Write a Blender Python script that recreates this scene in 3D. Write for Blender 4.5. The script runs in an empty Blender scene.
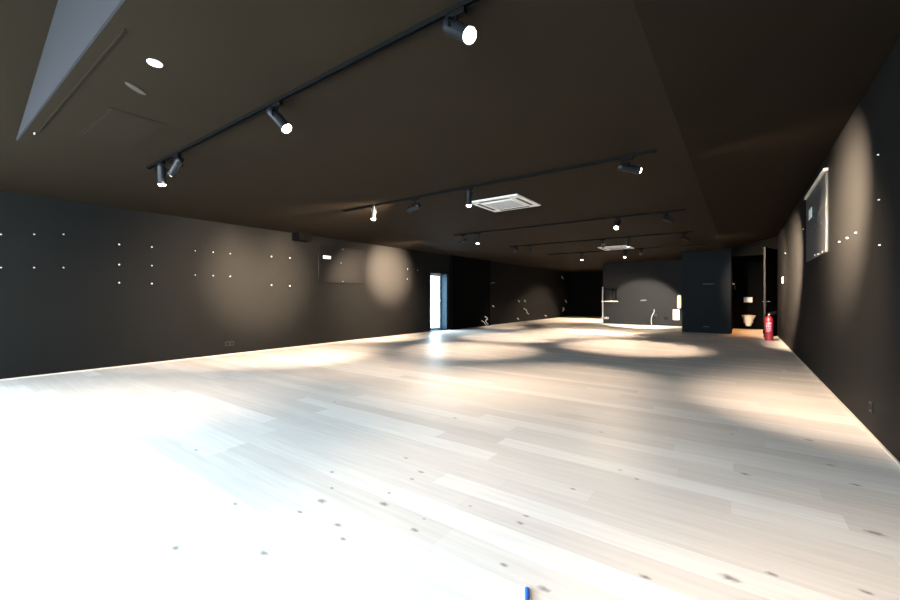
import bpy, bmesh, math, random
from mathutils import Vector, Matrix
random.seed(7)
PI = math.pi
scene = bpy.context.scene
C = scene.collection

# ------------------------------------------------------------------ room sizes
H = 1.10                       # eye height
XL, XR = -7.91, 0.85           # left and right walls
YF, YB = -1.60, 22.9           # window wall behind the camera, far wall
ZC, ZR = 2.50, 2.81            # flat ceiling, top of right wall
XC = -0.41                     # fold in the ceiling
YS = 0.63                      # step in the ceiling
YK = 17.2                      # kitchenette wall
YT = 14.5                      # toilet block front
YAW = math.atan(290 / 400)
SN, CS = math.sin(YAW), math.cos(YAW)
K = 400 / CS                   # px per unit of X/depth


def depth_l(px): return K * XL / (px - 740)
def on_left(px, py, off=0.0):
    z = depth_l(px)
    return Vector((XL + off, (z + SN * XL) / CS, H - (py - 297) * z / 400))
def on_right(px, py, off=0.0):
    z = K * XR / (px - 740)
    return Vector((XR - off, (z + SN * XR) / CS, H - (py - 297) * z / 400))
def on_y(px, py, Y):
    r = (px - 740) / K
    X = r * CS * Y / (1 + r * SN)
    z = CS * Y - SN * X
    return Vector((X, Y, H - (py - 297) * z / 400))
def on_floor(px, py):
    z = 400 * H / (py - 297)
    X = (px - 740) * z / K
    return Vector((X, (z + SN * X) / CS, 0))
def on_ceiling(px, py):
    z = 400 * (ZC - H) / (297 - py)
    X = (px - 740) * z / K
    return Vector((X, (z + SN * X) / CS, ZC))


# ------------------------------------------------------------------ materials
def new_mat(name):
    m = bpy.data.materials.new(name); m.use_nodes = True
    nt = m.node_tree
    return m, nt, nt.nodes['Principled BSDF']

def plain(name, col, rough=0.5, metal=0.0, spec=0.5, noise=0.0, scale=30.0, bump=0.0):
    m, nt, b = new_mat(name)
    b.inputs['Base Color'].default_value = (*col, 1)
    b.inputs['Roughness'].default_value = rough
    b.inputs['Metallic'].default_value = metal
    b.inputs['Specular IOR Level'].default_value = spec
    tc = nt.nodes.new('ShaderNodeTexCoord')
    n = nt.nodes.new('ShaderNodeTexNoise'); n.inputs['Scale'].default_value = scale
    n.inputs['Detail'].default_value = 4
    nt.links.new(tc.outputs['Object'], n.inputs['Vector'])
    if noise > 0:
        mx = nt.nodes.new('ShaderNodeMix'); mx.data_type = 'RGBA'
        mx.inputs['A'].default_value = (*[c * (1 - noise) for c in col], 1)
        mx.inputs['B'].default_value = (*[min(1, c * (1 + noise)) for c in col], 1)
        nt.links.new(n.outputs['Fac'], mx.inputs['Factor'])
        nt.links.new(mx.outputs['Result'], b.inputs['Base Color'])
    if bump > 0:
        bp = nt.nodes.new('ShaderNodeBump'); bp.inputs['Strength'].default_value = bump
        bp.inputs['Distance'].default_value = 0.004
        nt.links.new(n.outputs['Fac'], bp.inputs['Height'])
        nt.links.new(bp.outputs['Normal'], b.inputs['Normal'])
    return m

def emit(name, col, strength):
    m, nt, b = new_mat(name)
    b.inputs['Base Color'].default_value = (*col, 1)
    b.inputs['Emission Color'].default_value = (*col, 1)
    b.inputs['Emission Strength'].default_value = strength
    return m

def pane_mat(name):
    m = bpy.data.materials.new(name); m.use_nodes = True
    nt = m.node_tree; nt.nodes.clear()
    out = nt.nodes.new('ShaderNodeOutputMaterial'); mx = nt.nodes.new('ShaderNodeMixShader')
    t = nt.nodes.new('ShaderNodeBsdfTransparent'); g = nt.nodes.new('ShaderNodeBsdfGlossy')
    g.inputs['Roughness'].default_value = 0.02
    t.inputs['Color'].default_value = (0.93, 0.97, 0.97, 1)
    lw = nt.nodes.new('ShaderNodeLayerWeight'); pw = nt.nodes.new('ShaderNodeMath'); pw.operation = 'POWER'
    pw.inputs[1].default_value = 5.0; ml = nt.nodes.new('ShaderNodeMath'); ml.operation = 'MULTIPLY_ADD'
    ml.inputs[1].default_value = 0.75; ml.inputs[2].default_value = 0.03
    nt.links.new(lw.outputs['Facing'], pw.inputs[0]); nt.links.new(pw.outputs[0], ml.inputs[0])
    nt.links.new(ml.outputs[0], mx.inputs['Fac'])
    nt.links.new(t.outputs[0], mx.inputs[1]); nt.links.new(g.outputs[0], mx.inputs[2])
    nt.links.new(mx.outputs[0], out.inputs['Surface'])
    return m

WALL_ALB = 0.034
M = {}
M['wall'] = plain('charcoal_wall_paint', (0.0086, 0.0086, 0.0083), 0.62, spec=0.055, noise=0.10, scale=3.0, bump=0.10)
M['wall_blue'] = plain('slate_wall_paint', (0.0052, 0.0078, 0.0105), 0.6, spec=0.07, noise=0.08, scale=3.0, bump=0.08)
M['kitchen'] = plain('kitchenette_wall_paint', (0.0075, 0.0079, 0.0080), 0.6, spec=0.09, noise=0.1, scale=3.0)
M['wall_black'] = plain('black_wall_paint', (0.0025, 0.0025, 0.0025), 0.7, spec=0.012, noise=0.1, scale=3.0)
M['ceil'] = plain('dark_ceiling_paint', (0.0148, 0.0107, 0.0064), 0.8, spec=0.06, noise=0.12, scale=1.6, bump=0.06)
M['step'] = plain('grey_plaster_step', (0.026, 0.026, 0.030), 0.6, spec=.15, noise=0.06, scale=2.0)
M['black'] = plain('black_powder_coat', (0.003, 0.003, 0.003), 0.6, spec=0.04)
M['black_gloss'] = plain('black_satin_tube', (0.006, 0.007, 0.009), 0.4, spec=0.22)
M['white'] = plain('white_plastic', (0.78, 0.77, 0.74), 0.4)
M['white_grey'] = plain('grey_plastic', (0.30, 0.30, 0.30), 0.45)
M['dark_grey'] = plain('dark_grey_plastic', (0.018, 0.018, 0.018), 0.5, spec=0.2)
M['ceramic'] = plain('white_ceramic', (0.80, 0.76, 0.71), 0.15)
M['chrome'] = plain('chrome', (0.75, 0.75, 0.76), 0.18, metal=1.0)
M['steel'] = plain('brushed_steel', (0.45, 0.45, 0.46), 0.35, metal=1.0)
M['red'] = plain('red_lacquer', (0.16, 0.003, 0.010), 0.35)
M['pink'] = plain('extinguisher_label', (0.21, 0.02, 0.08), 0.5, noise=0.3, scale=60)
M['board'] = plain('grey_board', (0.0045, 0.0048, 0.005), 0.4, spec=.25, noise=0.12, scale=2.5)
M['board_light'] = plain('pale_grey_board', (0.075, 0.077, 0.08), 0.3, noise=0.12, scale=2.5)
M['cream'] = plain('cream_edge', (0.74, 0.66, 0.56), 0.5)
M['paper'] = plain('white_paper', (0.88, 0.88, 0.86), 0.6)
M['blue'] = plain('blue_plastic', (0.02, 0.12, 0.62), 0.35)
M['reveal'] = plain('blue_grey_lining', (0.014, 0.034, 0.052), 0.5, spec=.10, noise=0.06, scale=4)
M['frame'] = plain('white_frame', (0.70, 0.72, 0.74), 0.4)
M['vent_dark'] = plain('vent_shadow_gap', (0.05, 0.048, 0.045), 0.6)
M['pale_skirt'] = plain('pale_skirting', (0.60, 0.53, 0.45), 0.6, noise=0.15, scale=8)
M['concrete'] = plain('balcony_concrete', (0.55, 0.56, 0.56), 0.8, noise=0.1, scale=4)
M['glass'] = pane_mat('clear_glazing')
M['lens'] = emit('warm_lamp_lens', (1.0, 0.90, 0.74), 14)
M['lens_side'] = emit('lamp_lens_soft', (1.0, 0.88, 0.72), 5)
M['sconce'] = emit('amber_lamp_glass', (1.0, 0.56, 0.17), 1.3)
M['spot_white'] = emit('white_downlight', (1.0, 0.98, 0.94), 2.2)


def floor_mat():
    m, nt, b = new_mat('whitewashed_oak_planks')
    N, Lk = nt.nodes, nt.links
    def math_(op, a, bb=None, c=None):
        n = N.new('ShaderNodeMath'); n.operation = op
        for i, v in enumerate((a, bb, c)):
            if v is None: continue
            if isinstance(v, (int, float)): n.inputs[i].default_value = v
            else: Lk.new(v, n.inputs[i])
        return n.outputs[0]
    tc = N.new('ShaderNodeTexCoord'); sp = N.new('ShaderNodeSeparateXYZ')
    Lk.new(tc.outputs['Object'], sp.inputs[0])
    x, y = sp.outputs[0], sp.outputs[1]
    PW, PL = 0.155, 1.9
    ry = math_('DIVIDE', y, PW); row = math_('FLOOR', ry); fy = math_('FRACT', ry)
    wn = N.new('ShaderNodeTexWhiteNoise'); wn.noise_dimensions = '1D'; Lk.new(row, wn.inputs['W'])
    rx = math_('ADD', math_('DIVIDE', x, PL), math_('MULTIPLY', wn.outputs['Value'], 7.0))
    pid = math_('FLOOR', rx); fx = math_('FRACT', rx)
    cb = N.new('ShaderNodeCombineXYZ'); Lk.new(row, cb.inputs[0]); Lk.new(pid, cb.inputs[1])
    w2 = N.new('ShaderNodeTexWhiteNoise'); w2.noise_dimensions = '2D'; Lk.new(cb.outputs[0], w2.inputs['Vector'])
    ramp = N.new('ShaderNodeValToRGB'); Lk.new(w2.outputs['Value'], ramp.inputs['Fac'])
    e = ramp.color_ramp.elements
    e[0].position = 0.0; e[0].color = (0.66, 0.62, 0.585, 1)
    e[1].position = 1.0; e[1].color = (0.80, 0.78, 0.755, 1)
    e2 = ramp.color_ramp.elements.new(0.3); e2.color = (0.685, 0.65, 0.62, 1)
    e3 = ramp.color_ramp.elements.new(0.62); e3.color = (0.715, 0.685, 0.655, 1)
    # grain running along the boards
    mp = N.new('ShaderNodeMapping'); mp.inputs['Scale'].default_value = (1.2, 22, 1)
    Lk.new(tc.outputs['Object'], mp.inputs['Vector'])
    g = N.new('ShaderNodeTexNoise'); g.inputs['Scale'].default_value = 1.6; g.inputs['Detail'].default_value = 5
    Lk.new(mp.outputs[0], g.inputs['Vector'])
    gm = N.new('ShaderNodeMapRange'); gm.inputs['From Min'].default_value = 0.3; gm.inputs['From Max'].default_value = 0.75
    gm.inputs['To Min'].default_value = 1.05; gm.inputs['To Max'].default_value = 0.90
    Lk.new(g.outputs['Fac'], gm.inputs['Value'])
    # joints
    jy = math_('MINIMUM', fy, math_('SUBTRACT', 1.0, fy))
    jx = math_('MINIMUM', fx, math_('SUBTRACT', 1.0, fx))
    j = math_('MINIMUM', math_('DIVIDE', jy, 0.014), math_('DIVIDE', jx, 0.0010))
    j = math_('MINIMUM', j, 1.0)
    jm = math_('ADD', math_('MULTIPLY', j, 0.14), 0.86)
    # knots (a mark of the wood itself)
    spots = [(406,458,1),(421,472,1.3),(412,479,.9),(332,472,1),(332,488,.8),(322,501,1.7),(384,504,1.6),(389,493,.7),
             (338,525,1.2),(415,530,1.2),(424,519,.6),(520,523,1.1),(526,516,.9),(504,565,1.0),(544,589,1.3),(470,506,.6),
             (732,434,.9),(809,440,1.7),(830,465,1.2),(856,485,1.4),(745,474,1.5),(637,479,.9),(620,470,.8),(730,578,1.9),
             (772,574,1.2),(645,577,1.2),(875,533,2.0),(866,592,1.2),(573,489,.9),(196,450,1),(176,548,1.2),(264,553,1.3),
             (335,402,1.2),(300,512,.9),(235,504,1.0),(601,432,1.0),(455,418,1.2),(546,374,1.0),(343,539,1.0)]
    acc = None
    for (px, py, s) in spots:
        p = on_floor(px, py)
        vs = N.new('ShaderNodeVectorMath'); vs.operation = 'SUBTRACT'
        Lk.new(tc.outputs['Object'], vs.inputs[0]); vs.inputs[1].default_value = p
        vm = N.new('ShaderNodeVectorMath'); vm.operation = 'MULTIPLY'
        Lk.new(vs.outputs[0], vm.inputs[0]); q = 1 / (0.0095 * s)
        vm.inputs[1].default_value = (q * 0.55, q * 1.0, 0)
        ln = N.new('ShaderNodeVectorMath'); ln.operation = 'LENGTH'; Lk.new(vm.outputs[0], ln.inputs[0])
        acc = ln.outputs['Value'] if acc is None else math_('MINIMUM', acc, ln.outputs['Value'])
    ns = N.new('ShaderNodeTexNoise'); ns.inputs['Scale'].default_value = 60
    Lk.new(tc.outputs['Object'], ns.inputs['Vector'])
    acc = math_('ADD', acc, math_('MULTIPLY', math_('SUBTRACT', ns.outputs['Fac'], 0.5), 1.3))
    kr = N.new('ShaderNodeMapRange'); kr.inputs['From Min'].default_value = 0.2; kr.inputs['From Max'].default_value = 1.4
    kr.inputs['To Min'].default_value = 0.75; kr.inputs['To Max'].default_value = 0.0
    Lk.new(acc, kr.inputs['Value'])
    mul = math_('MULTIPLY', gm.outputs[0], jm)
    hs = N.new('ShaderNodeVectorMath'); hs.operation = 'SCALE'
    Lk.new(ramp.outputs['Color'], hs.inputs[0]); Lk.new(mul, hs.inputs['Scale'])
    mx = N.new('ShaderNodeMix'); mx.data_type = 'RGBA'
    Lk.new(kr.outputs[0], mx.inputs['Factor']); Lk.new(hs.outputs[0], mx.inputs['A'])
    mx.inputs['B'].default_value = (0.10, 0.075, 0.06, 1)
    Lk.new(mx.outputs['Result'], b.inputs['Base Color'])
    b.inputs['Roughness'].default_value = 0.46
    b.inputs['Specular IOR Level'].default_value = 0.32
    bp = N.new('ShaderNodeBump'); bp.inputs['Strength'].default_value = 0.15; bp.inputs['Distance'].default_value = 0.002
    Lk.new(mul, bp.inputs['Height']); Lk.new(bp.outputs['Normal'], b.inputs['Normal'])
    return m
M['floor'] = floor_mat()

# ------------------------------------------------------------------ mesh helpers
def bm_box(bm, lo, hi):
    lo, hi = Vector(lo), Vector(hi)
    mat = Matrix.Translation((lo + hi) / 2) @ Matrix.Diagonal((*(hi - lo), 1))
    bmesh.ops.create_cube(bm, size=1, matrix=mat)

def bm_rod(bm, a, b, r1, r2=None, seg=24):
    a, b = Vector(a), Vector(b); d = b - a
    q = d.to_track_quat('Z', 'Y').to_matrix().to_4x4()
    bmesh.ops.create_cone(bm, cap_ends=True, cap_tris=False, segments=seg, radius1=r1,
                          radius2=r1 if r2 is None else r2, depth=d.length,
                          matrix=Matrix.Translation((a + b) / 2) @ q)

def bm_lathe(bm, prof, seg=32, mat=Matrix.Identity(4), sx=1.0, sy=1.0):
    rings = []
    for (r, z) in prof:
        if r < 1e-6:
            rings.append([bm.verts.new(mat @ Vector((0, 0, z)))])
        else:
            rings.append([bm.verts.new(mat @ Vector((r * sx * math.cos(2*PI*i/seg), r * sy * math.sin(2*PI*i/seg), z))) for i in range(seg)])
    for A, B in zip(rings, rings[1:]):
        for i in range(seg):
            j = (i + 1) % seg
            if len(A) == 1 and len(B) == 1: continue
            if len(A) == 1: bm.faces.new((A[0], B[j], B[i]))
            elif len(B) == 1: bm.faces.new((A[i], A[j], B[0]))
            else: bm.faces.new((A[i], A[j], B[j], B[i]))

def smooth_pts(pts, n=8):
    pts = [Vector(p) for p in pts]
    if len(pts) < 3: return pts
    out = []
    P = [2*pts[0]-pts[1]] + pts + [2*pts[-1]-pts[-2]]
    for i in range(1, len(P) - 2):
        p0, p1, p2, p3 = P[i-1:i+3]
        for k in range(n):
            t = k / n
            out.append(0.5*((2*p1)+(p2-p0)*t+(2*p0-5*p1+4*p2-p3)*t*t+(3*p1-p0-3*p2+p3)*t**3))
    out.append(pts[-1]); return out

def bm_tube(bm, pts, r, seg=10, n=8):
    pts = smooth_pts(pts, n); rings = []
    up = Vector((0.13, 0.21, 0.97)).normalized()
    for i, p in enumerate(pts):
        t = (pts[min(i+1, len(pts)-1)] - pts[max(i-1, 0)]).normalized()
        a = t.cross(up)
        if a.length < 1e-3: a = t.cross(Vector((1, 0, 0)))
        a.normalize(); bb = t.cross(a)
        rings.append([bm.verts.new(p + r*(a*math.cos(2*PI*k/seg) + bb*math.sin(2*PI*k/seg))) for k in range(seg)])
    for A, B in zip(rings, rings[1:]):
        for k in range(seg):
            bm.faces.new((A[k], A[(k+1) % seg], B[(k+1) % seg], B[k]))
    bm.faces.new(rings[0]); bm.faces.new(list(reversed(rings[-1])))

def obj(name, bm, mat, parent=None, bevel=0.0, smooth=False, seg=2):
    bmesh.ops.recalc_face_normals(bm, faces=bm.faces)
    me = bpy.data.meshes.new(name); bm.to_mesh(me); bm.free()
    o = bpy.data.objects.new(name, me); C.objects.link(o)
    if mat is not None: me.materials.append(mat)
    if smooth:
        for p in me.polygons: p.use_smooth = True
        me.set_sharp_from_angle(angle=math.radians(40))
    if bevel > 0:
        md = o.modifiers.new('bevel', 'BEVEL'); md.width = bevel; md.segments = seg; md.limit_method = 'ANGLE'
        md.harden_normals = False
    if parent is not None: o.parent = parent
    return o

def box(name, lo, hi, mat, parent=None, bevel=0.0):
    bm = bmesh.new(); bm_box(bm, lo, hi); return obj(name, bm, mat, parent, bevel)

def rod(name, a, b, r, mat, parent=None, r2=None, bevel=0.0, seg=24):
    bm = bmesh.new(); bm_rod(bm, a, b, r, r2, seg); return obj(name, bm, mat, parent, bevel, smooth=True)

def tag(o, label, cat, group=None):
    o['label'] = label; o['category'] = cat
    if group: o['group'] = group
    return o

def thing(name, label, cat, loc=(0, 0, 0), group=None, rz=0.0):
    o = bpy.data.objects.new(name, None); o.empty_display_size = 0.1
    C.objects.link(o); o.location = loc; o.rotation_euler = (0, 0, rz)
    return tag(o, label, cat, group)

def struct(o):
    o['kind'] = 'structure'; return o

def sbox(name, boxes, mat, bevel=0.0):
    bm = bmesh.new()
    for lo, hi in boxes: bm_box(bm, lo, hi)
    return struct(obj(name, bm, mat, None, bevel))

# ------------------------------------------------------------------ shell
sbox('floor', [((XL - 0.30, YF - 0.2, -0.12), (XR + 0.2, YB + 0.2, 0.0))], M['floor'])

# left wall with the opening of the balcony door
dN, dF, dTop = on_left(430.3, 330).y, on_left(446.9, 330).y, 1.875
sbox('wall_left', [((XL - 0.3, YF - 0.2, 0), (XL, dN, 2.7)),
                   ((XL - 0.3, dF, 0), (XL, YB + 0.2, 2.7)),
                   ((XL - 0.3, dN, dTop), (XL, dF, 2.7))], M['wall'])
sbox('wall_right', [((XR, YF - 0.2, 0), (XR + 0.2, YB + 0.2, 4.2))], M['wall'])
sbox('wall_back', [((XL, YB, 0), (XR, YB + 0.2, 2.8))], M['wall_black'])
sbox('trim_1', [((XL, dF + 0.16, 0), (XL + 0.10, on_left(488, 330).y, ZC))], M['wall_black'])

# ceiling: flat part, raked strip along the right wall, step, tall part over the window side
bm = bmesh.new()
def prism_y(bm, prof, y0, y1):
    a = [bm.verts.new((x, y0, z)) for x, z in prof]; b = [bm.verts.new((x, y1, z)) for x, z in prof]
    bm.faces.new(a); bm.faces.new(list(reversed(b)))
    for i in range(len(prof)):
        j = (i + 1) % len(prof); bm.faces.new((a[i], b[i], b[j], a[j]))
prism_y(bm, [(XL, ZC), (XC, ZC), (XR, ZR), (XR, ZR + .2), (XC, ZC + .2), (XL, ZC + .2)], YS, YB)
struct(obj('ceiling', bm, M['ceil']))
bm = bmesh.new()
prism_y(bm, [(XL, ZC), (-5.25, ZC), (-2.2, 3.55), (XR, 3.55), (XR, 3.75), (-2.3, 3.75), (-5.3, ZC + .2), (XL, ZC + .2)], YF - .2, YS)
struct(obj('ceiling', bm, M['ceil']))
bm = bmesh.new()
prism_y(bm, [(-5.25, ZC + .002), (XC, ZC + .002), (XR, ZR + .002), (XR, 3.56), (-2.2, 3.56)], YS - .012, YS - .001)
struct(obj('trim_2', bm, M['step']))
# thin reveal line in the ceiling, parallel to the step
sbox('trim_3', [((-4.75, 0.69, ZC - 0.006), (-2.6, 0.70, ZC + 0.01))], M['ceil'])

# window wall behind the camera
wx0, wx1, wz0, wz1 = -7.55, 0.45, 0.06, 3.3
def wz_top(x): return 2.5
sbox('wall_front', [((XL, YF - .2, 0), (wx0, YF, 2.7)), ((wx1, YF - .2, 0), (XR, YF, 3.75)),
                    ((wx0, YF - .2, 0), (wx1, YF, wz0)), ((wx0, YF - .2, 2.42), (wx1, YF, 3.75))], M['wall'])
win = bpy.data.objects.new('window_1', None); C.objects.link(win); struct(win); win.location = (0, YF - .1, 0)
bm = bmesh.new()
for k in range(6):
    x = wx0 + (wx1 - wx0) * k / 5
    bm_box(bm, (max(wx0, x - .035), -.04, wz0), (min(wx1, x + .035), .04, 2.42))
bm_box(bm, (wx0, -.04, wz0), (wx1, .04, wz0 + .06)); bm_box(bm, (wx0, -.04, 2.36), (wx1, .04, 2.42))
obj('window_frame', bm, M['black'], win)
for k in range(5):
    x0 = wx0 + (wx1 - wx0) * k / 5 + .03; x1 = wx0 + (wx1 - wx0) * (k + 1) / 5 - .03
    box('pane', (x0, -.006, wz0 + .05), (x1, .006, 2.37), M['glass'], win)

# pale skirting lines
sbox('baseboard_right', [((XR - .012, 0.2, 0), (XR, YT - .02, .014))], M['pale_skirt'])
sbox('baseboard_left', [((XL, 0.2, 0), (XL + .012, dN - .02, .014))], M['pale_skirt'])

# kitchenette wall with hatch, toilet block, toilet cabin
kx0 = on_y(603, 320, YK).x
n0, n1 = on_y(603.6, 294, YK), on_y(617, 301, YK)
nx0, nx1, nz0, nz1 = n0.x, n1.x, n1.z, on_y(610, 288.5, YK).z
sbox('wall_kitchen', [((kx0, YK, 0), (nx0, YK + .6, 2.52)), ((nx1, YK, 0), (XR, YK + .6, 2.52)),
                      ((nx0, YK, 0), (nx1, YK + .6, nz0)), ((nx0, YK, nz1), (nx1, YK + .6, 2.52)),
                      ((nx0, YK + .5, nz0), (nx1, YK + .6, nz1)), ((nx0 + (nx1-nx0)*.0, YK + .28, nz0), (nx0 + (nx1 - nx0) * .5, YK + .5, nz1))], M['kitchen'])
sbox('trim_4', [((kx0 - .03, YK - .012, 0), (kx0 + .012, YK + .3, on_y(603, 287, YK).z))], M['white_grey'])
bx0, bx1 = on_y(682, 320, YT).x, on_y(731, 320, YT).x
sbox('wall_block', [((bx0, YT, 0), (bx1, YK, 2.62))], M['wall_blue'])
sbox('wall_cabin_back', [((bx1, YK - .02, 0), (XR, YK, 2.46))], M['wall_black'])
sbox('trim_5', [((bx1, YT, 2.30), (XR, YT + .12, 2.8))], M['wall_black'])
sbox('wall_cabin_left', [((bx1, YT + .02, 0), (bx1 + .012, YK - .02, 2.46))], M['wall_black'])
sbox('wall_cabin_right', [((XR - .012, YT + .02, 0), (XR, YK - .02, 2.46))], M['wall_black'])
sbox('ceiling', [((bx1, YT + .12, 2.46), (XR, YK, 2.49))], M['wall_black'])

# ------------------------------------------------------------------ balcony door
door = bpy.data.objects.new('door_1', None); C.objects.link(door); struct(door); door.location = (XL, dN, 0)
W = dF - dN
bm = bmesh.new()
bm_box(bm, (-.30, W - .014, 0), (0.004, W, dTop)); bm_box(bm, (-.30, 0, 0), (0.004, .014, dTop))
obj('reveal', bm, M['reveal'], door)
box('sill', (-.30, 0, 0), (0.0, W, .02), M['reveal'], door)
box('head', (-.30, 0.014, dTop - .014), (0.004, W - .014, dTop), M['black'], door)
bm = bmesh.new()
bm_box(bm, (-.29, .014, .02), (-.24, .07, dTop - .014)); bm_box(bm, (-.29, W - .09, .02), (-.24, W - .014, dTop - .014))
bm_box(bm, (-.29, .07, .02), (-.24, W - .09, .09)); bm_box(bm, (-.29, .07, dTop - .09), (-.24, W - .09, dTop - .014))
obj('door_frame', bm, M['frame'], door, bevel=.004)
box('pane', (-.27, .06, .08), (-.26, W - .08, dTop - .08), M['glass'], door)
rod('door_handle', (-.235, W - .05, .98), (-.20, W - .05, .98), .012, M['steel'], door)
sbox('balcony_slab', [((-11.0, dN - 1.0, -.2), (XL - .3, dF + 8, -.02))], M['concrete'])
rail = thing('balcony_railing', 'thin grey metal railing outside the glazed balcony door', 'railing', (-10.6, dN + 4, -.02))
bm = bmesh.new()
for k in range(7): bm_rod(bm, (0, -3.6, .15 + k * .14), (0, 3.6, .15 + k * .14), .008, seg=8)
obj('rail_bars', bm, M['white_grey'], rail)
box('handrail', (-.03, -3.7, 1.06), (.03, 3.7, 1.10), M['white_grey'], rail)
for k in range(5): box('post', (-.025, -3.6 + 1.8 * k - .025, 0), (.025, -3.6 + 1.8 * k + .025, 1.06), M['white_grey'], rail)

# ------------------------------------------------------------------ toilet door (black, tall, stands open)
dd = bpy.data.objects.new('door_2', None); C.objects.link(dd); struct(dd)
fe, hg = Vector((.535, 13.66, 0)), Vector((.815, 14.46, 0))
dd.location = hg; ang = math.atan2(fe.y - hg.y, fe.x - hg.x); dd.rotation_euler = (0, 0, ang)
Ld = (fe - hg).length
box('door_leaf', (0, -.02, .01), (Ld - .002, .02, 2.44), M['wall_black'], dd)
box('door_edge', (Ld - .002, -.021, .01), (Ld + .004, .021, 2.44), plain('door_edge_paint', (.008, .008, .0085), .5, spec=.12), dd)
hz = .98
hd = obj('door_handle', (lambda b: (bm_tube(b, [(Ld - .07, -.02, hz), (Ld - .07, -.07, hz), (Ld - .10, -.075, hz), (Ld - .19, -.075, hz)], .010),
                                     bm_tube(b, [(Ld - .07, .02, hz), (Ld - .07, .07, hz), (Ld - .10, .075, hz), (Ld - .19, .075, hz)], .010), b)[-1])(bmesh.new()), M['chrome'], dd, smooth=True)
rod('escutcheon', (Ld - .07, -.028, hz), (Ld - .07, .028, hz), .027, M['chrome'], dd)
rod('lock_rose', (Ld - .07, -.026, hz - .09), (Ld - .07, .026, hz - .09), .02, M['chrome'], dd)

# ------------------------------------------------------------------ lighting tracks and spotlights
TR = {1: (1.58, -5.15, -0.62), 2: (4.23, -5.17, -0.65), 3: (7.34, -5.2, -0.70), 4: (9.9, -5.12, -0.82), 5: (12.5, -5.1, -0.72)}
names = {1: 'first and nearest', 2: 'second', 3: 'third', 4: 'fourth', 5: 'fifth and farthest'}
for k, (Y, x0, x1) in TR.items():
    t = thing('lighting_track', 'slim black lighting track on dark ceiling, the %s from the camera' % names[k], 'lighting track', ((x0 + x1) / 2, Y, ZC), 'black ceiling lighting tracks')
    hw = (x1 - x0) / 2
    bm = bmesh.new()
    bm_box(bm, (-hw, -.018, -.006), (hw, .018, 0)); bm_box(bm, (-hw, -.018, -.024), (hw, -.011, -.006)); bm_box(bm, (-hw, .011, -.024), (hw, .018, -.006))
    obj('rail', bm, M['black'], t)
    for s in (-1, 1):
        box('end_cap', (s * hw - .006, -.019, -.025), (s * hw + .006, .019, 0), M['black'], t)
    box('feed_box', (hw - .16, -.011, -.025), (hw - .02, .011, -.006), M['black'], t)

WARM = (1.0, 0.745, 0.53)
def spotlight(track, px, target, label, power=180, angle=70, blend=0.45, lit=True, drop=0.10, soft=.03, dome=True, col=WARM, lens='lens', X=None, spill=None):
    Y = TR[track][0]
    if X is None: X = on_y(px, 200, Y).x
    t = thing('track_spotlight', label, 'spotlight', (X, Y, ZC - .024), 'black track spotlights')
    J = Vector((0, 0, -drop))                         # pivot
    w = Vector(target) - (Vector((X, Y, ZC - .024)) + J); w.normalize()
    box('adapter', (-.055, -.016, -.028), (.055, .016, 0.0), M['black'], t, bevel=.003)
    rod('stem', (0, 0, -.026), J + Vector((0, 0, .035)), .009, M['black'], t, seg=14)
    side = w.cross(Vector((0, 0, 1)))
    side = Vector((1, 0, 0)) if side.length < .05 else side.normalized()
    bm = bmesh.new()                                  # fork around the body
    bm_tube(bm, [J + Vector((0, 0, .036)), J + Vector((0, 0, .036)) + side * .046, J + side * .048, J + side * .046], .006, seg=8, n=5)
    bm_tube(bm, [J + Vector((0, 0, .036)), J + Vector((0, 0, .036)) - side * .046, J - side * .048, J - side * .046], .006, seg=8, n=5)
    obj('yoke', bm, M['black'], t, smooth=True)
    q = w.to_track_quat('Z', 'Y').to_matrix().to_4x4(); Mx = Matrix.Translation(J) @ q
    bm = bmesh.new()
    bm_lathe(bm, [(0, -.085), (.028, -.085), (.034, -.079), (.036, -.06), (.0365, -.058), (.0365, -.052), (.036, -.05), (.036, .098), (.0405, .102), (.0405, .122), (.0375, .122), (.034, .108), (0, .107)], 32, Mx)
    body = obj('lamp_body', bm, M['black_gloss'], t, smooth=True)
    bm = bmesh.new(); dz = .018 if dome else 0.0
    bm_lathe(bm, [(0, .1085), (.0335, .1085), (.0335, .113 + dz * .7), (.024, .117 + dz), (.012, .119 + dz * 1.2), (0, .120 + dz * 1.2)], 28, Mx)
    obj('lens', bm, M[lens] if lit else M['white_grey'], body, smooth=True)
    if lit:
        ld = bpy.data.lights.new('lamp_beam', 'SPOT'); ld.energy = power; ld.color = col
        ld.spot_size = math.radians(angle); ld.spot_blend = blend; ld.shadow_soft_size = soft
        lo = bpy.data.objects.new('lamp_beam', ld); C.objects.link(lo)
        lo.location = Vector((X, Y, ZC - .024)) + J + w * .14
        lo.rotation_euler = w.to_track_quat('-Z', 'Y').to_euler()
        if spill:                                     # wide weak spill of the reflector around the core beam
            tg, pw, an = spill
            l2 = bpy.data.lights.new('lamp_spill', 'SPOT'); l2.energy = pw; l2.color = col
            l2.spot_size = math.radians(an); l2.spot_blend = 1.0; l2.shadow_soft_size = soft
            o2 = bpy.data.objects.new('lamp_spill', l2); C.objects.link(o2); o2.location = lo.location
            o2.rotation_euler = (Vector(tg) - lo.location).to_track_quat('-Z', 'Y').to_euler()
    return t

# nearest track
spotlight(1, 161.5, (-5.0, 1.75, 0), 'black spotlight pointing straight down at the left end of the nearest track', 100, 85, .9)
spotlight(1, 177, (-7.6, 1.3, 0.0), 'black spotlight tilted to the left, second from left on the nearest track', 120, 80, .9, lens='lens_side')
spotlight(1, 277, (-0.6, 2.35, 0), 'black spotlight tilted down to the right, alone midway on the nearest track', 120, 90, 1.0)
spotlight(1, 456, (.85, 1.15, .8), 'black spotlight with glaring round lens at the top edge of the photo', 270, 100, 1.0, drop=.085)
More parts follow.
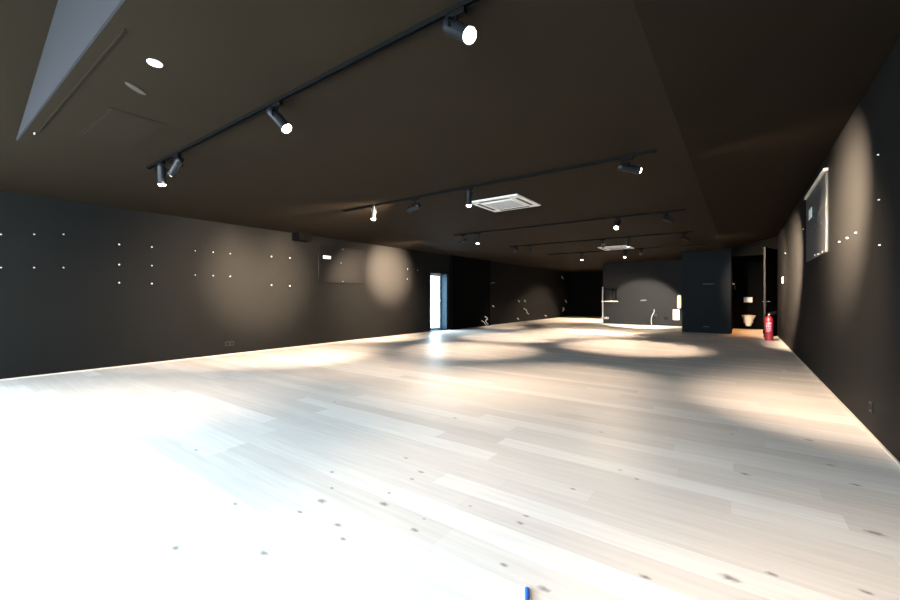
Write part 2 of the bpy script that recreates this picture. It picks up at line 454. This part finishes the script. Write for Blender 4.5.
# second track
spotlight(2, 374, (-4.9, 4.3, 0), 'leftmost black spotlight on the second track, hanging straight down', 130, 75, .8, drop=.07)
spotlight(2, 415, (-7.91, 4.36, 1.48), 'black spotlight turned to the left wall, second from left on the second track', 3600, 36, 1.0, soft=.09, drop=.125, spill=((-7.91, 4.5, .9), 1500, 82))
spotlight(2, 469, (-2.75, 4.15, 0), 'black spotlight hanging straight down just left of the large ceiling cassette', 170, 84, .9)
spotlight(2, 627, (.85, 5.4, 1.95), 'black spotlight with bright lens, rightmost on the second track', 4000, 58, 1.0, spill=((.85, 5.4, .9), 700, 86))
# third track
spotlight(3, 463, (-7.91, 8.0, 1.80), 'black spotlight turned to the left wall, leftmost on the third track', 8000, 40, 1.0, drop=.13, spill=((-7.91, 7.6, 1.1), 2300, 70), lens='lens_side')
spotlight(3, 478, (-4.6, 7.1, 0), 'black spotlight hanging straight down, second from left on the third track', 240, 74)
spotlight(3, 618, (-1.95, 5.0, 0), 'black spotlight with white lens left of the tilted one on the third track', 230, 68, 1.0)
spotlight(3, 666, (.85, 10.2, 1.6), 'black spotlight tilted right away from the camera, rightmost on the third track', 11000, 44, .9, lens='lens_side')
# fourth track
spotlight(4, 516, (-7.35, 13.5, 0), 'dark spotlight at the very left end of the fourth track', 600, 30, .8, dome=False)
spotlight(4, 530, (-4.95, 9.85, 0), 'dark spotlight beside the left end lamp on the fourth track', 190, 70, dome=False)
spotlight(4, 603, (-3.9, 15.2, 0), 'black spotlight in front of the left end of the far ceiling cassette', 900, 50, dome=False)
spotlight(4, 628, (-2.0, 9.6, 0), 'black spotlight in front of the right end of the far ceiling cassette', 230, 74, dome=False)
spotlight(5, 625.5, (-3.0, 11.6, 0), 'small dim spotlight just under the far ceiling cassette', 50, 60, .8)
spotlight(4, 684, (.85, 13.4, 1.55), 'black spotlight tilted right, rightmost on the fourth track above the dark block', 2600, 46, .6, drop=.12, lens='lens_side')
# fifth track
spotlight(5, 582, (-4.05, 12.3, 0), 'small bright spotlight hanging alone at the left on the fifth track', 420, 92, .6)
spotlight(5, 641, (-3.1, 17.2, .30), 'small bright spotlight hanging in front of the kitchenette wall', 3300, 37, .35, col=(1, .88, .74))

# ------------------------------------------------------------------ ceiling cassettes, downlight, painted reflection, hatch
def cassette(c, label, s=0.42):
    t = thing('ceiling_cassette', label, 'air conditioner', (c.x, c.y, ZC), 'white ceiling cassettes')
    bm = bmesh.new(); bm_box(bm, (-s, -s, -.022), (s, s, 0))
    obj('housing', bm, M['white'], t, bevel=.010)
    i = s * .62
    bm = bmesh.new()
    for a in range(4):
        R = Matrix.Rotation(a * PI / 2, 4, 'Z'); mb = bmesh.new(); bm_box(mb, (-i, i + .045, -.026), (i, i + .09, -.019))
        mb.transform(R); me = bpy.data.meshes.new('tmp'); mb.to_mesh(me); mb.free(); bm.from_mesh(me); bpy.data.meshes.remove(me)
    obj('air_slots', bm, M['vent_dark'], t)
    g = box('grille', (-i, -i, -.030), (i, i, -.021), M['white'], t, bevel=.005)
    bm = bmesh.new()
    for k in range(-8, 9): bm_box(bm, (-i * .85, k * i * .1 - .006, -.0325), (i * .85, k * i * .1 + .006, -.0295))
    obj('grille_slots', bm, M['white_grey'], g)
    return t
cassette(on_ceiling(505, 203), 'large white square cassette in the ceiling below the second lighting track', .40)
cassette(on_ceiling(616, 247.5), 'small looking white cassette in the ceiling behind the fourth lighting track', .40)
p = on_ceiling(155, 62.5)
t = thing('recessed_downlight', 'small round white lit downlight in the dark ceiling at upper left', 'ceiling light', (p.x, p.y, ZC))
rod('bezel', (0, 0, -.006), (0, 0, 0), .041, M['white'], t, bevel=.002, seg=36)
rod('diffuser', (0, 0, -.009), (0, 0, -.006), .035, M['spot_white'], t, seg=36)
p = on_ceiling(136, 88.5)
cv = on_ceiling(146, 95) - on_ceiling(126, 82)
t = thing('ceiling_light_patch', 'dull grey oblong patch of painted reflection on the ceiling below the white downlight', 'light patch', (p.x, p.y, ZC), None, math.atan2(cv.y, cv.x))
bm = bmesh.new(); bm_lathe(bm, [(0, -.006), (.042, -.006), (.046, -.003), (.046, .003), (0, .003)], 28, sx=1.8, sy=.6)  # thin disc coloured as the downlight's reflection on the ceiling
obj('plate', bm, plain('brown_grey_light_patch', (.042, .034, .026), .6), t, smooth=True)
t = thing('ceiling_hatch', 'flush dark grey access hatch in the ceiling left of the nearest track', 'hatch', (-4.2, 1.1, ZC))
box('panel', (-.42, -.17, -.005), (.42, .17, 0), plain('hatch_paint', (.0158, .0116, .0072), .8, spec=.06), t, bevel=.002)
box('frame', (-.44, -.19, -.003), (.44, .19, 0), M['ceil'], t)

# ------------------------------------------------------------------ wall boards
def board_left():
    a, b = on_left(318, 247), on_left(363.7, 283)
    y0, y1, z1, z0 = a.y, b.y, 2.30, 1.45
    t = thing('wall_board', 'flat dark grey board high on the left wall with a white sticker', 'wall board', (XL, (y0 + y1) / 2, z0), 'grey boards on the walls')
    hw, h = (y1 - y0) / 2, z1 - z0
    pn = box('panel', (0, -hw, 0), (.03, hw, h), M['board'], t, bevel=.004)
    l0, l1 = on_left(322.3, 255.5), on_left(330.2, 259.3)
    box('sticker', (.03, l0.y - (y0 + y1) / 2, l1.z - z0), (.032, l1.y - (y0 + y1) / 2, l0.z - z0), M['paper'], t)
    for (px, py) in ((342, 248.6), (342, 281.8), (340.3, 263)):
        q = on_left(px, py); z = min(max(q.z - z0, .03), h - .03)
        rod('screw', (.028, q.y - (y0 + y1) / 2, z), (.036, q.y - (y0 + y1) / 2, z), .014, M['white_grey'], t, seg=12)
board_left()
def board_right():
    y0, y1, z0, z1 = 6.49, 8.24, 1.64, 2.61
    yc = (y0 + y1) / 2; hw = (y1 - y0) / 2; h = z1 - z0
    t = thing('wall_board', 'pale grey board high on the right wall with a cream top edge', 'wall board', (XR, yc, z0), 'grey boards on the walls')
    box('panel', (-.022, -hw, 0), (0, hw, h), M['board_light'], t, bevel=.003)
    box('top_edge', (-.045, -hw, h - .008), (0, hw, h + .03), M['cream'], t, bevel=.003)
    a = on_right(810.9, 210.5, .05); b = on_right(814, 217, .05)
    box('sticker', (-.025, min(a.y, b.y) - yc, b.z - z0), (-.022, max(a.y, b.y) - yc, a.z - z0), M['paper'], t)
    bm = bmesh.new()                                   # scattered small paper marks
    for (px, py) in ((817, 211), (822, 211), (816, 218), (820, 220), (823.5, 223), (817, 226), (821, 214), (814, 231), (819, 229), (823, 208)):
        q = on_right(px, py, .05)
        bm_box(bm, (-.0245, q.y - yc - .014, q.z - z0 - .010), (-.022, q.y - yc + .014, q.z - z0 + .010))
    obj('paper_marks', bm, M['white_grey'], t)
    for (px, py) in ((817.3, 255), (820.8, 254.5), (825, 252)):
        q = on_right(px, py, .05)
        rod('fixing', (-.030, q.y - yc, max(.02, q.z - z0)), (-.020, q.y - yc, max(.02, q.z - z0)), .012, M['white'], t, seg=12)
board_right()
q0, q1 = on_left(292, 232), on_left(305, 240)
t = thing('ceiling_box', 'black box under the ceiling at the top of the left wall', 'box', (XL, (q0.y + q1.y) / 2, 2.33))
box('housing', (0, -.16, 0), (.26, .16, ZC - 2.33), M['black'], t, bevel=.006)
box('cover_plate', (.26, -.13, .025), (.266, .13, ZC - 2.33 - .025), M['black'], t)

# ------------------------------------------------------------------ wall plugs (white dots)
def plug(p, nrm, label, group, r=.014, mat='white'):
    o = rod('wall_plug', (0, 0, 0), Vector(nrm) * .012, r, M[mat], None, r2=r * .7, seg=12)
    o.location = p; tag(o, label, 'wall plug', group)
L = (1, 0, 0); Rn = (-1, 0, 0)
G1 = 'white plugs on the left wall'
A = ['upper', 'lower']
for r, ys in enumerate(((234.3, 236.2, 238.7), (266, 267.6, 268.6))):
    for c, x in enumerate((1.0, 34.2, 63.6)):
        plug(on_left(x, ys[r]), L, 'white plug, %s row at far left of the wall, %s from left' % (A[r], ('first', 'second', 'third')[c]), G1, .010)
for r, ys in enumerate(((244.4, 247), (264.6, 265.6), (282.7, 283.6))):
    for c, x in enumerate((119.2, 151.9)):
        plug(on_left(x, ys[c]), L, 'white plug, %s of three in the %s column of the six-plug set' % (('top', 'middle', 'bottom')[r], ('left', 'right')[c]), G1, .012)
for r, y in enumerate((250.8, 275)):
    plug(on_left(195.2, y), L, 'tiny faint white plug, %s of the lone pair beside the lit patch' % A[r], G1, .008)
for r, ys in enumerate(((252.2, 253.6), (275.6, 276.4))):
    for c, x in enumerate((213.2, 230.2)):
        plug(on_left(x, ys[c]), L, 'white plug, %s %s of the square of four in the left lit patch' % (A[r], ('left', 'right')[c]), G1, .011)
for r, ys in enumerate(((256.5, 257.9), (285, 285.8))):
    for c, x in enumerate((271.5, 289.8)):
        plug(on_left(x, ys[c]), L, 'white plug, %s %s of the tall set of four left of the grey board' % (A[r], ('left', 'right')[c]), G1, .011)
for c, (x, y) in enumerate(((407.5, 269), (407.3, 279), (417.6, 270))):
    plug(on_left(x, y), L, ('small white plug at right rim of brightest wall spot, upper', 'small white plug at right rim of brightest wall spot, lower', 'small white plug on dark wall just left of balcony door')[c], G1, .011)
G2 = 'white plugs on the right wall'
for c, (x, y) in enumerate(((879, 154.6), (879.8, 199.7), (880.5, 245))):
    plug(on_right(x, y), Rn, 'white plug, %s of the vertical line of three on the near right wall' % ('top', 'middle', 'bottom')[c], G2, .006)
for c, (x, y) in enumerate(((840, 241.7), (848, 238), (856.4, 232.7))):
    plug(on_right(x, y), Rn, 'white plug, %s of the slanting row of three right of the wall board' % ('left', 'middle', 'right')[c], G2, .007)
plug(on_right(803.6, 229), Rn, 'small white plug on the right wall just left of the board', G2, .009)
plug(on_right(785.6, 253), Rn, 'small white plug on the right wall above the light switch', G2, .012)
plug(on_ceiling(34.5, 133), (0, 0, -1), 'tiny white plug in the ceiling beside the low end of the step at upper left', None, .006)

# ------------------------------------------------------------------ sockets and switch
def socket(p, ax, label, cat='socket', mat='dark_grey', gang=2, w=.08, h=.08):
    rz = {'L': 0, 'R': PI, 'K': -PI / 2}[ax]
    t = thing('wall_socket', label, cat, p, None, rz)
    box('face_plate', (0, -w * gang / 2, -h / 2), (.010, w * gang / 2, h / 2), M[mat], t, bevel=.003)
    for g in range(gang):
        y = (g - (gang - 1) / 2) * w
        i = rod('insert', (.0095, y, 0), (.012, y, 0), .024, M['black'], t, seg=20)
        for s in (-1, 1): rod('pin_hole', (.012, y + s * .009, 0), (.0125, y + s * .009, 0), .0035, M['vent_dark'], i, seg=8)
socket(on_left(229.5, 343.5), 'L', 'dark grey double wall socket low on the left wall')
socket(on_right(872, 407), 'R', 'dark grey single socket low on the near right wall', gang=1)
socket(on_y(606.5, 318, YK), 'K', 'pale double socket below the hatch on the kitchenette wall', mat='white_grey')
socket(on_y(666, 318.3, YK), 'K', 'black socket on the kitchenette wall right of the standing pipe', mat='black', gang=1, w=.12, h=.10)
p = on_right(783, 280)
t = thing('light_switch', 'white upright light switch at the far end of the right wall', 'light switch', p, None, PI)
box('face_plate', (0, -.10, -.085), (.012, .10, .085), M['white'], t, bevel=.003)
for s in (-1, 1): box('rocker', (.011, -.08 + (s + 1) * .045, -.06), (.017, -.08 + (s + 1) * .045 + .07, .06), M['paper'], t, bevel=.002)

# ------------------------------------------------------------------ kitchenette wall fittings
a, b = on_y(602.2, 301, YK), on_y(618, 301, YK)
box_o = box('hatch_shelf', (a.x, YK - .10, nz0 - .03), (b.x, YK + .28, nz0), M['cream'], None, bevel=.003)
tag(box_o, 'short pale shelf at the bottom of the wall hatch', 'shelf')
t = thing('standing_pipe', 'pale bent pipe rising from the floor at the kitchenette wall', 'pipe', (on_y(651, 324, YK).x, YK - .12, 0))
def rel(px, py, o=0.0):
    q = on_y(px, py, YK - .12); return (q.x - t.location.x, o, max(.0, q.z))
bm = bmesh.new(); bm_tube(bm, [rel(651.5, 326), rel(651.3, 319), rel(652.4, 315), rel(654, 312), rel(654, 309.5, .05)], .014)
obj('pipe', bm, M['white_grey'], t, smooth=True)
bm = bmesh.new(); bm_rod(bm, rel(655.2, 313.5), rel(655.6, 316.6), .04); obj('valve', bm, M['dark_grey'], t, smooth=True)
q = on_y(643.5, 300.3, YK)
bm = bmesh.new(); bm_box(bm, (-.10, -.02, -.022), (.10, 0, .022))
o = obj('wall_bar', bm, M['board_light'], None, bevel=.004); o.location = q; o.rotation_euler = (0, math.radians(-5), 0)
tag(o, 'short grey bar fixed in the lit middle of the kitchenette wall', 'bar')
q = on_y(680, 301.8, YK - .12)
t = thing('wall_lamp', 'glowing amber wall lamp in the corner beside the dark block', 'wall lamp', (q.x - .03, YK, q.z))
box('back_plate', (-.04, -.03, -.25), (.04, 0, .25), M['steel'], t)
bm = bmesh.new(); bm_lathe(bm, [(0, -.20), (.055, -.20), (.06, -.17), (.06, .17), (.055, .20), (0, .20)], 24, Matrix.Translation((0, -.10, 0)))
obj('lamp_glass', bm, M['sconce'], t, smooth=True)
rod('cap', (0, -.10, .20), (0, -.10, .23), .062, M['steel'], t); rod('cap', (0, -.10, -.23), (0, -.10, -.20), .062, M['steel'], t)
a, b = on_y(673, 309.5, YK), on_y(679.3, 320, YK)
o = box('wall_panel', (a.x, YK - .02, b.z), (b.x, YK, a.z), plain('white_panel', (.7, .7, .66), .5), None, bevel=.004)
tag(o, 'small white panel on the kitchenette wall under the amber lamp', 'panel')
# slim handles / seams on the dark block
for (x0, x1, y, lab) in ((703, 714, 284, 'thin grey upper seam strip across the dark block'), (703, 709, 326.5, 'short grey strip near the floor on the dark block')):
    a, b = on_y(x0, y, YT), on_y(x1, y, YT)
    tag(box('seam_strip', (a.x, YT - .008, a.z - .012), (b.x, YT + .01, a.z + .012), plain('slate_strip', (.02, .027, .034), .5), None), lab, 'strip')

# ------------------------------------------------------------------ toilet cabin
tx = on_y(748.5, 315, YK - .35).x
t = thing('toilet', 'white wall-hung toilet bowl on the cabin back wall', 'toilet', (tx, YK - .02, .115))
bm = bmesh.new()
prof = [(0, 0.0), (.06, 0.0), (.085, .02), (.10, .10), (.145, .24), (.185, .325), (.195, .345), (.175, .35), (.15, .335), (.10, .20), (0, .16)]
bm_lathe(bm, prof, 40, Matrix.Translation((0, -.30, 0)), 1.0, 1.36)
bm_box(bm, (-.13, -.12, .10), (.13, .004, .34))
obj('bowl', bm, M['ceramic'], t, smooth=True)
bm = bmesh.new(); bm_lathe(bm, [(.13, .35), (.197, .35), (.197, .366), (.13, .37), (.13, .35)], 40, Matrix.Translation((0, -.30, 0)), 1.0, 1.34)
obj('seat', bm, M['ceramic'], t, smooth=True)
box('lid', (-.18, -.075, .355), (.18, -.05, .70), M['wall_black'], t, bevel=.01)
q0, q1 = on_y(743.8, 297.2, YK), on_y(752.4, 302.3, YK)
t = thing('flush_plate', 'white rectangular flush plate above the toilet bowl', 'flush plate', ((q0.x + q1.x) / 2, YK - .02, (q0.z + q1.z) / 2))
hw, hh = (q1.x - q0.x) / 2, (q0.z - q1.z) / 2
box('plate', (-hw, -.014, -hh), (hw, .004, hh), M['white'], t, bevel=.004)
box('button', (-hw * .8, -.018, -hh * .6), (-.005, -.013, hh * .6), M['paper'], t, bevel=.002)
box('button', (.005, -.018, -hh * .6), (hw * .8, -.013, hh * .6), M['paper'], t, bevel=.002)
q = on_y(734.6, 284.5, 15.6)
t = thing('wall_ring', 'chrome ring holder on the left wall of the toilet cabin', 'holder', (bx1 + .012, 15.6, q.z))
bm = bmesh.new(); bm_tube(bm, [(.07, .09 * math.cos(a), -.06 + .09 * math.sin(a)) for a in [PI/2 + 2*PI*k/16 for k in range(16)]], .011, n=3)
obj('ring', bm, M['chrome'], t, smooth=True)
rod('mount', (0, 0, .03), (.075, 0, .03), .022, M['chrome'], t)
# downlight of the cabin
t = thing('cabin_downlight', 'round warm downlight in the ceiling of the toilet cabin', 'ceiling light', (.22, 15.7, 2.46))
bm = bmesh.new(); bm_lathe(bm, [(.045, -.012), (.055, -.012), (.055, 0), (.045, 0), (.045, -.012)], 28); obj('bezel', bm, M['white'], t)
rod('diffuser', (0, 0, -.004), (0, 0, 0), .045, M['lens'], t)
ld = bpy.data.lights.new('cabin_beam', 'SPOT'); ld.energy = 130; ld.color = (1, .43, .13); ld.spot_size = math.radians(95); ld.spot_blend = .5; ld.shadow_soft_size = .04
lo = bpy.data.objects.new('cabin_beam', ld); C.objects.link(lo); lo.location = (.22, 15.7, 2.44)

# ------------------------------------------------------------------ fire extinguisher
fp = on_floor(769.0, 340.4)
t = thing('fire_extinguisher', 'red fire extinguisher with black valve standing by the open toilet door', 'fire extinguisher', (fp.x, fp.y, 0), None, .05)
R = .088
bm = bmesh.new(); bm_lathe(bm, [(0, .006), (R * .9, .006), (R * .9, .0), (R, .0), (R, .50), (R * .93, .545), (R * .7, .59), (R * .4, .612), (.028, .62), (.028, .635), (0, .635)], 40)
cyl = obj('cylinder', bm, M['red'], t, smooth=True)
def arc_patch(r, a0, a1, z0, z1, n=14):
    bm = bmesh.new()
    for rr in (r,):
        lo = [bm.verts.new((rr * math.sin(a0 + (a1 - a0) * k / n), -rr * math.cos(a0 + (a1 - a0) * k / n), z0)) for k in range(n + 1)]
        hi = [bm.verts.new((v.co.x, v.co.y, z1)) for v in lo]
    for k in range(n): bm.faces.new((lo[k], lo[k+1], hi[k+1], hi[k]))
    r_ = bmesh.ops.solidify(bm, geom=bm.faces[:], thickness=.0012)
    return bm
lab = obj('label_sheet', arc_patch(R + .0015, -1.0, .75, .20, .46), M['pink'], t)
bm = bmesh.new()
for (a0, a1, z0, z1) in ((-.75, .35, .425, .445), (-.75, .1, .395, .41), (-.8, -.5, .335, .38), (-.35, -.05, .335, .38), (.1, .4, .335, .38),
                         (-.8, .45, .30, .312), (-.8, .2, .275, .287), (-.8, .5, .25, .262), (-.8, .0, .225, .237)):
    b2 = arc_patch(R + .0032, a0, a1, z0, z1, 6); me = bpy.data.meshes.new('tmp'); b2.to_mesh(me); b2.free(); bm.from_mesh(me); bpy.data.meshes.remove(me)
obj('print', bm, plain('label_print', (.72, .5, .58), .5), lab)
bm = bmesh.new(); bm_rod(bm, (0, 0, .63), (0, 0, .69), .022); bm_rod(bm, (-.035, 0, .665), (.035, 0, .665), .012)
vb = obj('valve', bm, M['dark_grey'], t, smooth=True)
bm = bmesh.new(); bm_tube(bm, [(-.02, 0, .69), (.03, 0, .70), (.10, 0, .725), (.145, 0, .72)], .011)
obj('lever', bm, M['black'], t, smooth=True)
bm = bmesh.new(); bm_tube(bm, [(.0, 0, .67), (.06, 0, .672), (.13, 0, .665)], .010); obj('carry_handle', bm, M['black'], t, smooth=True)
rod('gauge', (0, -.02, .655), (0, -.04, .655), .016, M['white_grey'], t)
bm = bmesh.new(); bm_tube(bm, [(-.03, 0, .665), (-.08, -.01, .66), (-.112, -.01, .60), (-.112, 0, .45), (-.105, 0, .30)], .012); obj('hose', bm, M['black'], t, smooth=True)
rod('nozzle', (-.105, 0, .31), (-.104, 0, .17), .013, M['black'], t, r2=.022)

# ------------------------------------------------------------------ loose wires on the far left wall
G3 = 'loose white cable ends on far left wall'
def on_pier(px, py):
    X = XL + .10; z = K * X / (px - 740)
    return Vector((X, (z + SN * X) / CS, H - (py - 297) * z / 400))
def wire(pts, lab, r=.02, mat='white', wall='L', r_scale=.7):
    r *= r_scale; on_left = on_pier if pts[0][0] < 488 else globals()['on_left']
    base = on_left(*pts[0]) if wall == 'L' else on_y(*pts[0], YB)
    t_pts = []
    for i, (px, py) in enumerate(pts):
        q = (on_left(px, py) if wall == 'L' else on_y(px, py, YB))
        off = .035 * (i > 0) + .03 * math.sin(i * 2.1)
        q = q + (Vector((max(0, off), 0, 0)) if wall == 'L' else Vector((0, -max(0, off), 0)))
        q.z = max(q.z, r + .003)
        t_pts.append(q - base)
    bm = bmesh.new(); bm_tube(bm, t_pts, r, seg=8)
    o = obj('cable_end', bm, M[mat], None, smooth=True); o.location = base
    tag(o, lab, 'cable', G3)
wire([(484.8, 316.5), (486.2, 318.5), (485.5, 321), (487.3, 324.5)], 'white cable loop hanging lowest beside the end of the dark pier')
wire([(481.5, 320.5), (483.2, 322.5), (484.6, 323.5), (486, 327)], 'white cable tail spreading left at the foot of the dark pier', .014)
wire([(523.6, 308.3), (525.2, 310.2), (526.8, 312.6), (528, 314)], 'thick bright white cable bundle slanting down midway on the far left wall', .024)
wire([(518.2, 300.5), (518.4, 302)], 'tiny white cable stub, left one of the pair on the far left wall', .03)
wire([(524.2, 300), (524.3, 302)], 'tiny white cable stub, right one of the pair on the far left wall', .035)
wire([(490.5, 283.5), (492, 282.6), (494.5, 282.8)], 'thin pale cable end high on the lit part of far left wall', .018, 'white_grey')
wire([(517.3, 318), (517.5, 319.5)], 'white cable stub near the floor of the far left wall', .03)
wire([(544.5, 315.5), (545.5, 316)], 'grey cable stub near the floor close to the far corner', .035, 'white_grey')
wire([(492.4, 305.6), (492.7, 306.6)], 'single white cable stub on the brown lit wall patch', .028)
wire([(561.5, 276), (562, 279)], 'thin grey cable piece high near the far corner', .03, 'white_grey')
wire([(570, 280), (570.3, 281)], 'white cable stub high on the far end wall', .05, 'white', 'B')
wire([(562.6, 307.5), (563, 309), (562.3, 311.5)], 'pale looped cable low near the far corner', .035, 'white_grey')
wire([(565.2, 300), (565.4, 302.5)], 'short pale cable above the looped one near the far corner', .03, 'white_grey')

# ------------------------------------------------------------------ blue marker on the floor
p = on_floor(527.3, 606)
t = thing('marker_pen', 'blue marker pen lying on the pale floor at the bottom edge', 'pen', (p.x, p.y, .0))
dv = Vector((p.x, p.y, 0)).normalized(); v = Vector((0, 0, .0095))
e1 = on_floor(527.3, 591.5) - p; e1.z = 0
rod('barrel', v - dv * .06, v + e1 * .45, .0095, M['blue'], t, bevel=.001)
rod('cap', v + e1 * .45, v + e1, .0092, M['blue'], t, bevel=.0015)

# ------------------------------------------------------------------ hidden end of the room: lamps behind the kitchenette wall
TR[6] = (20.0, -4.3, -1.0)
t = thing('lighting_track', 'black lighting track in the space behind the kitchenette wall', 'lighting track', (-2.65, 20.0, ZC), 'black ceiling lighting tracks')
box('rail', (-1.65, -.018, -.034), (1.65, .018, 0), M['black'], t)
spotlight(6, 0, (-6.2, 19.0, 0), 'black spotlight behind the kitchenette wall turned to the left floor', 1500, 80, .5, X=-4.1)

# ------------------------------------------------------------------ daylight
w = bpy.data.worlds.new('sky'); scene.world = w; w.use_nodes = True
nt = w.node_tree; bg = nt.nodes['Background']
SKY = 11.6
tc = nt.nodes.new('ShaderNodeTexCoord'); sp = nt.nodes.new('ShaderNodeSeparateXYZ'); nt.links.new(tc.outputs['Generated'], sp.inputs[0])
rp = nt.nodes.new('ShaderNodeValToRGB'); nt.links.new(sp.outputs[2], rp.inputs['Fac'])
rp.color_ramp.elements[0].color = (.84, .92, 1.0, 1); rp.color_ramp.elements[1].color = (.72, .86, 1.0, 1)
nt.links.new(rp.outputs['Color'], bg.inputs['Color'])
bg.inputs['Strength'].default_value = SKY
def portal(loc, rot, sx, sy):
    ld = bpy.data.lights.new('daylight_portal', 'AREA'); ld.shape = 'RECTANGLE'; ld.size = sx; ld.size_y = sy
    ld.cycles.is_portal = True
    o = bpy.data.objects.new('daylight_portal', ld); C.objects.link(o); o.location = loc; o.rotation_euler = rot
portal(((wx0 + wx1) / 2, YF - .22, 1.24), (PI / 2, 0, 0), wx1 - wx0, 2.4)
portal((XL - .31, (dN + dF) / 2, dTop / 2), (PI / 2, 0, -PI / 2), W, dTop)

# ------------------------------------------------------------------ camera
cd = bpy.data.cameras.new('camera'); cam = bpy.data.objects.new('camera', cd); C.objects.link(cam)
cam.location = (0, 0, H); cam.rotation_euler = (PI / 2, 0, YAW)
cd.sensor_width = 36; cd.lens = 16.0; cd.shift_y = -3 / 900; cd.clip_start = .02
scene.camera = cam
vs = scene.view_settings
vs.view_transform = 'Standard'; vs.look = 'None'; vs.gamma = 1; vs.use_curve_mapping = False; vs.exposure = 1.0
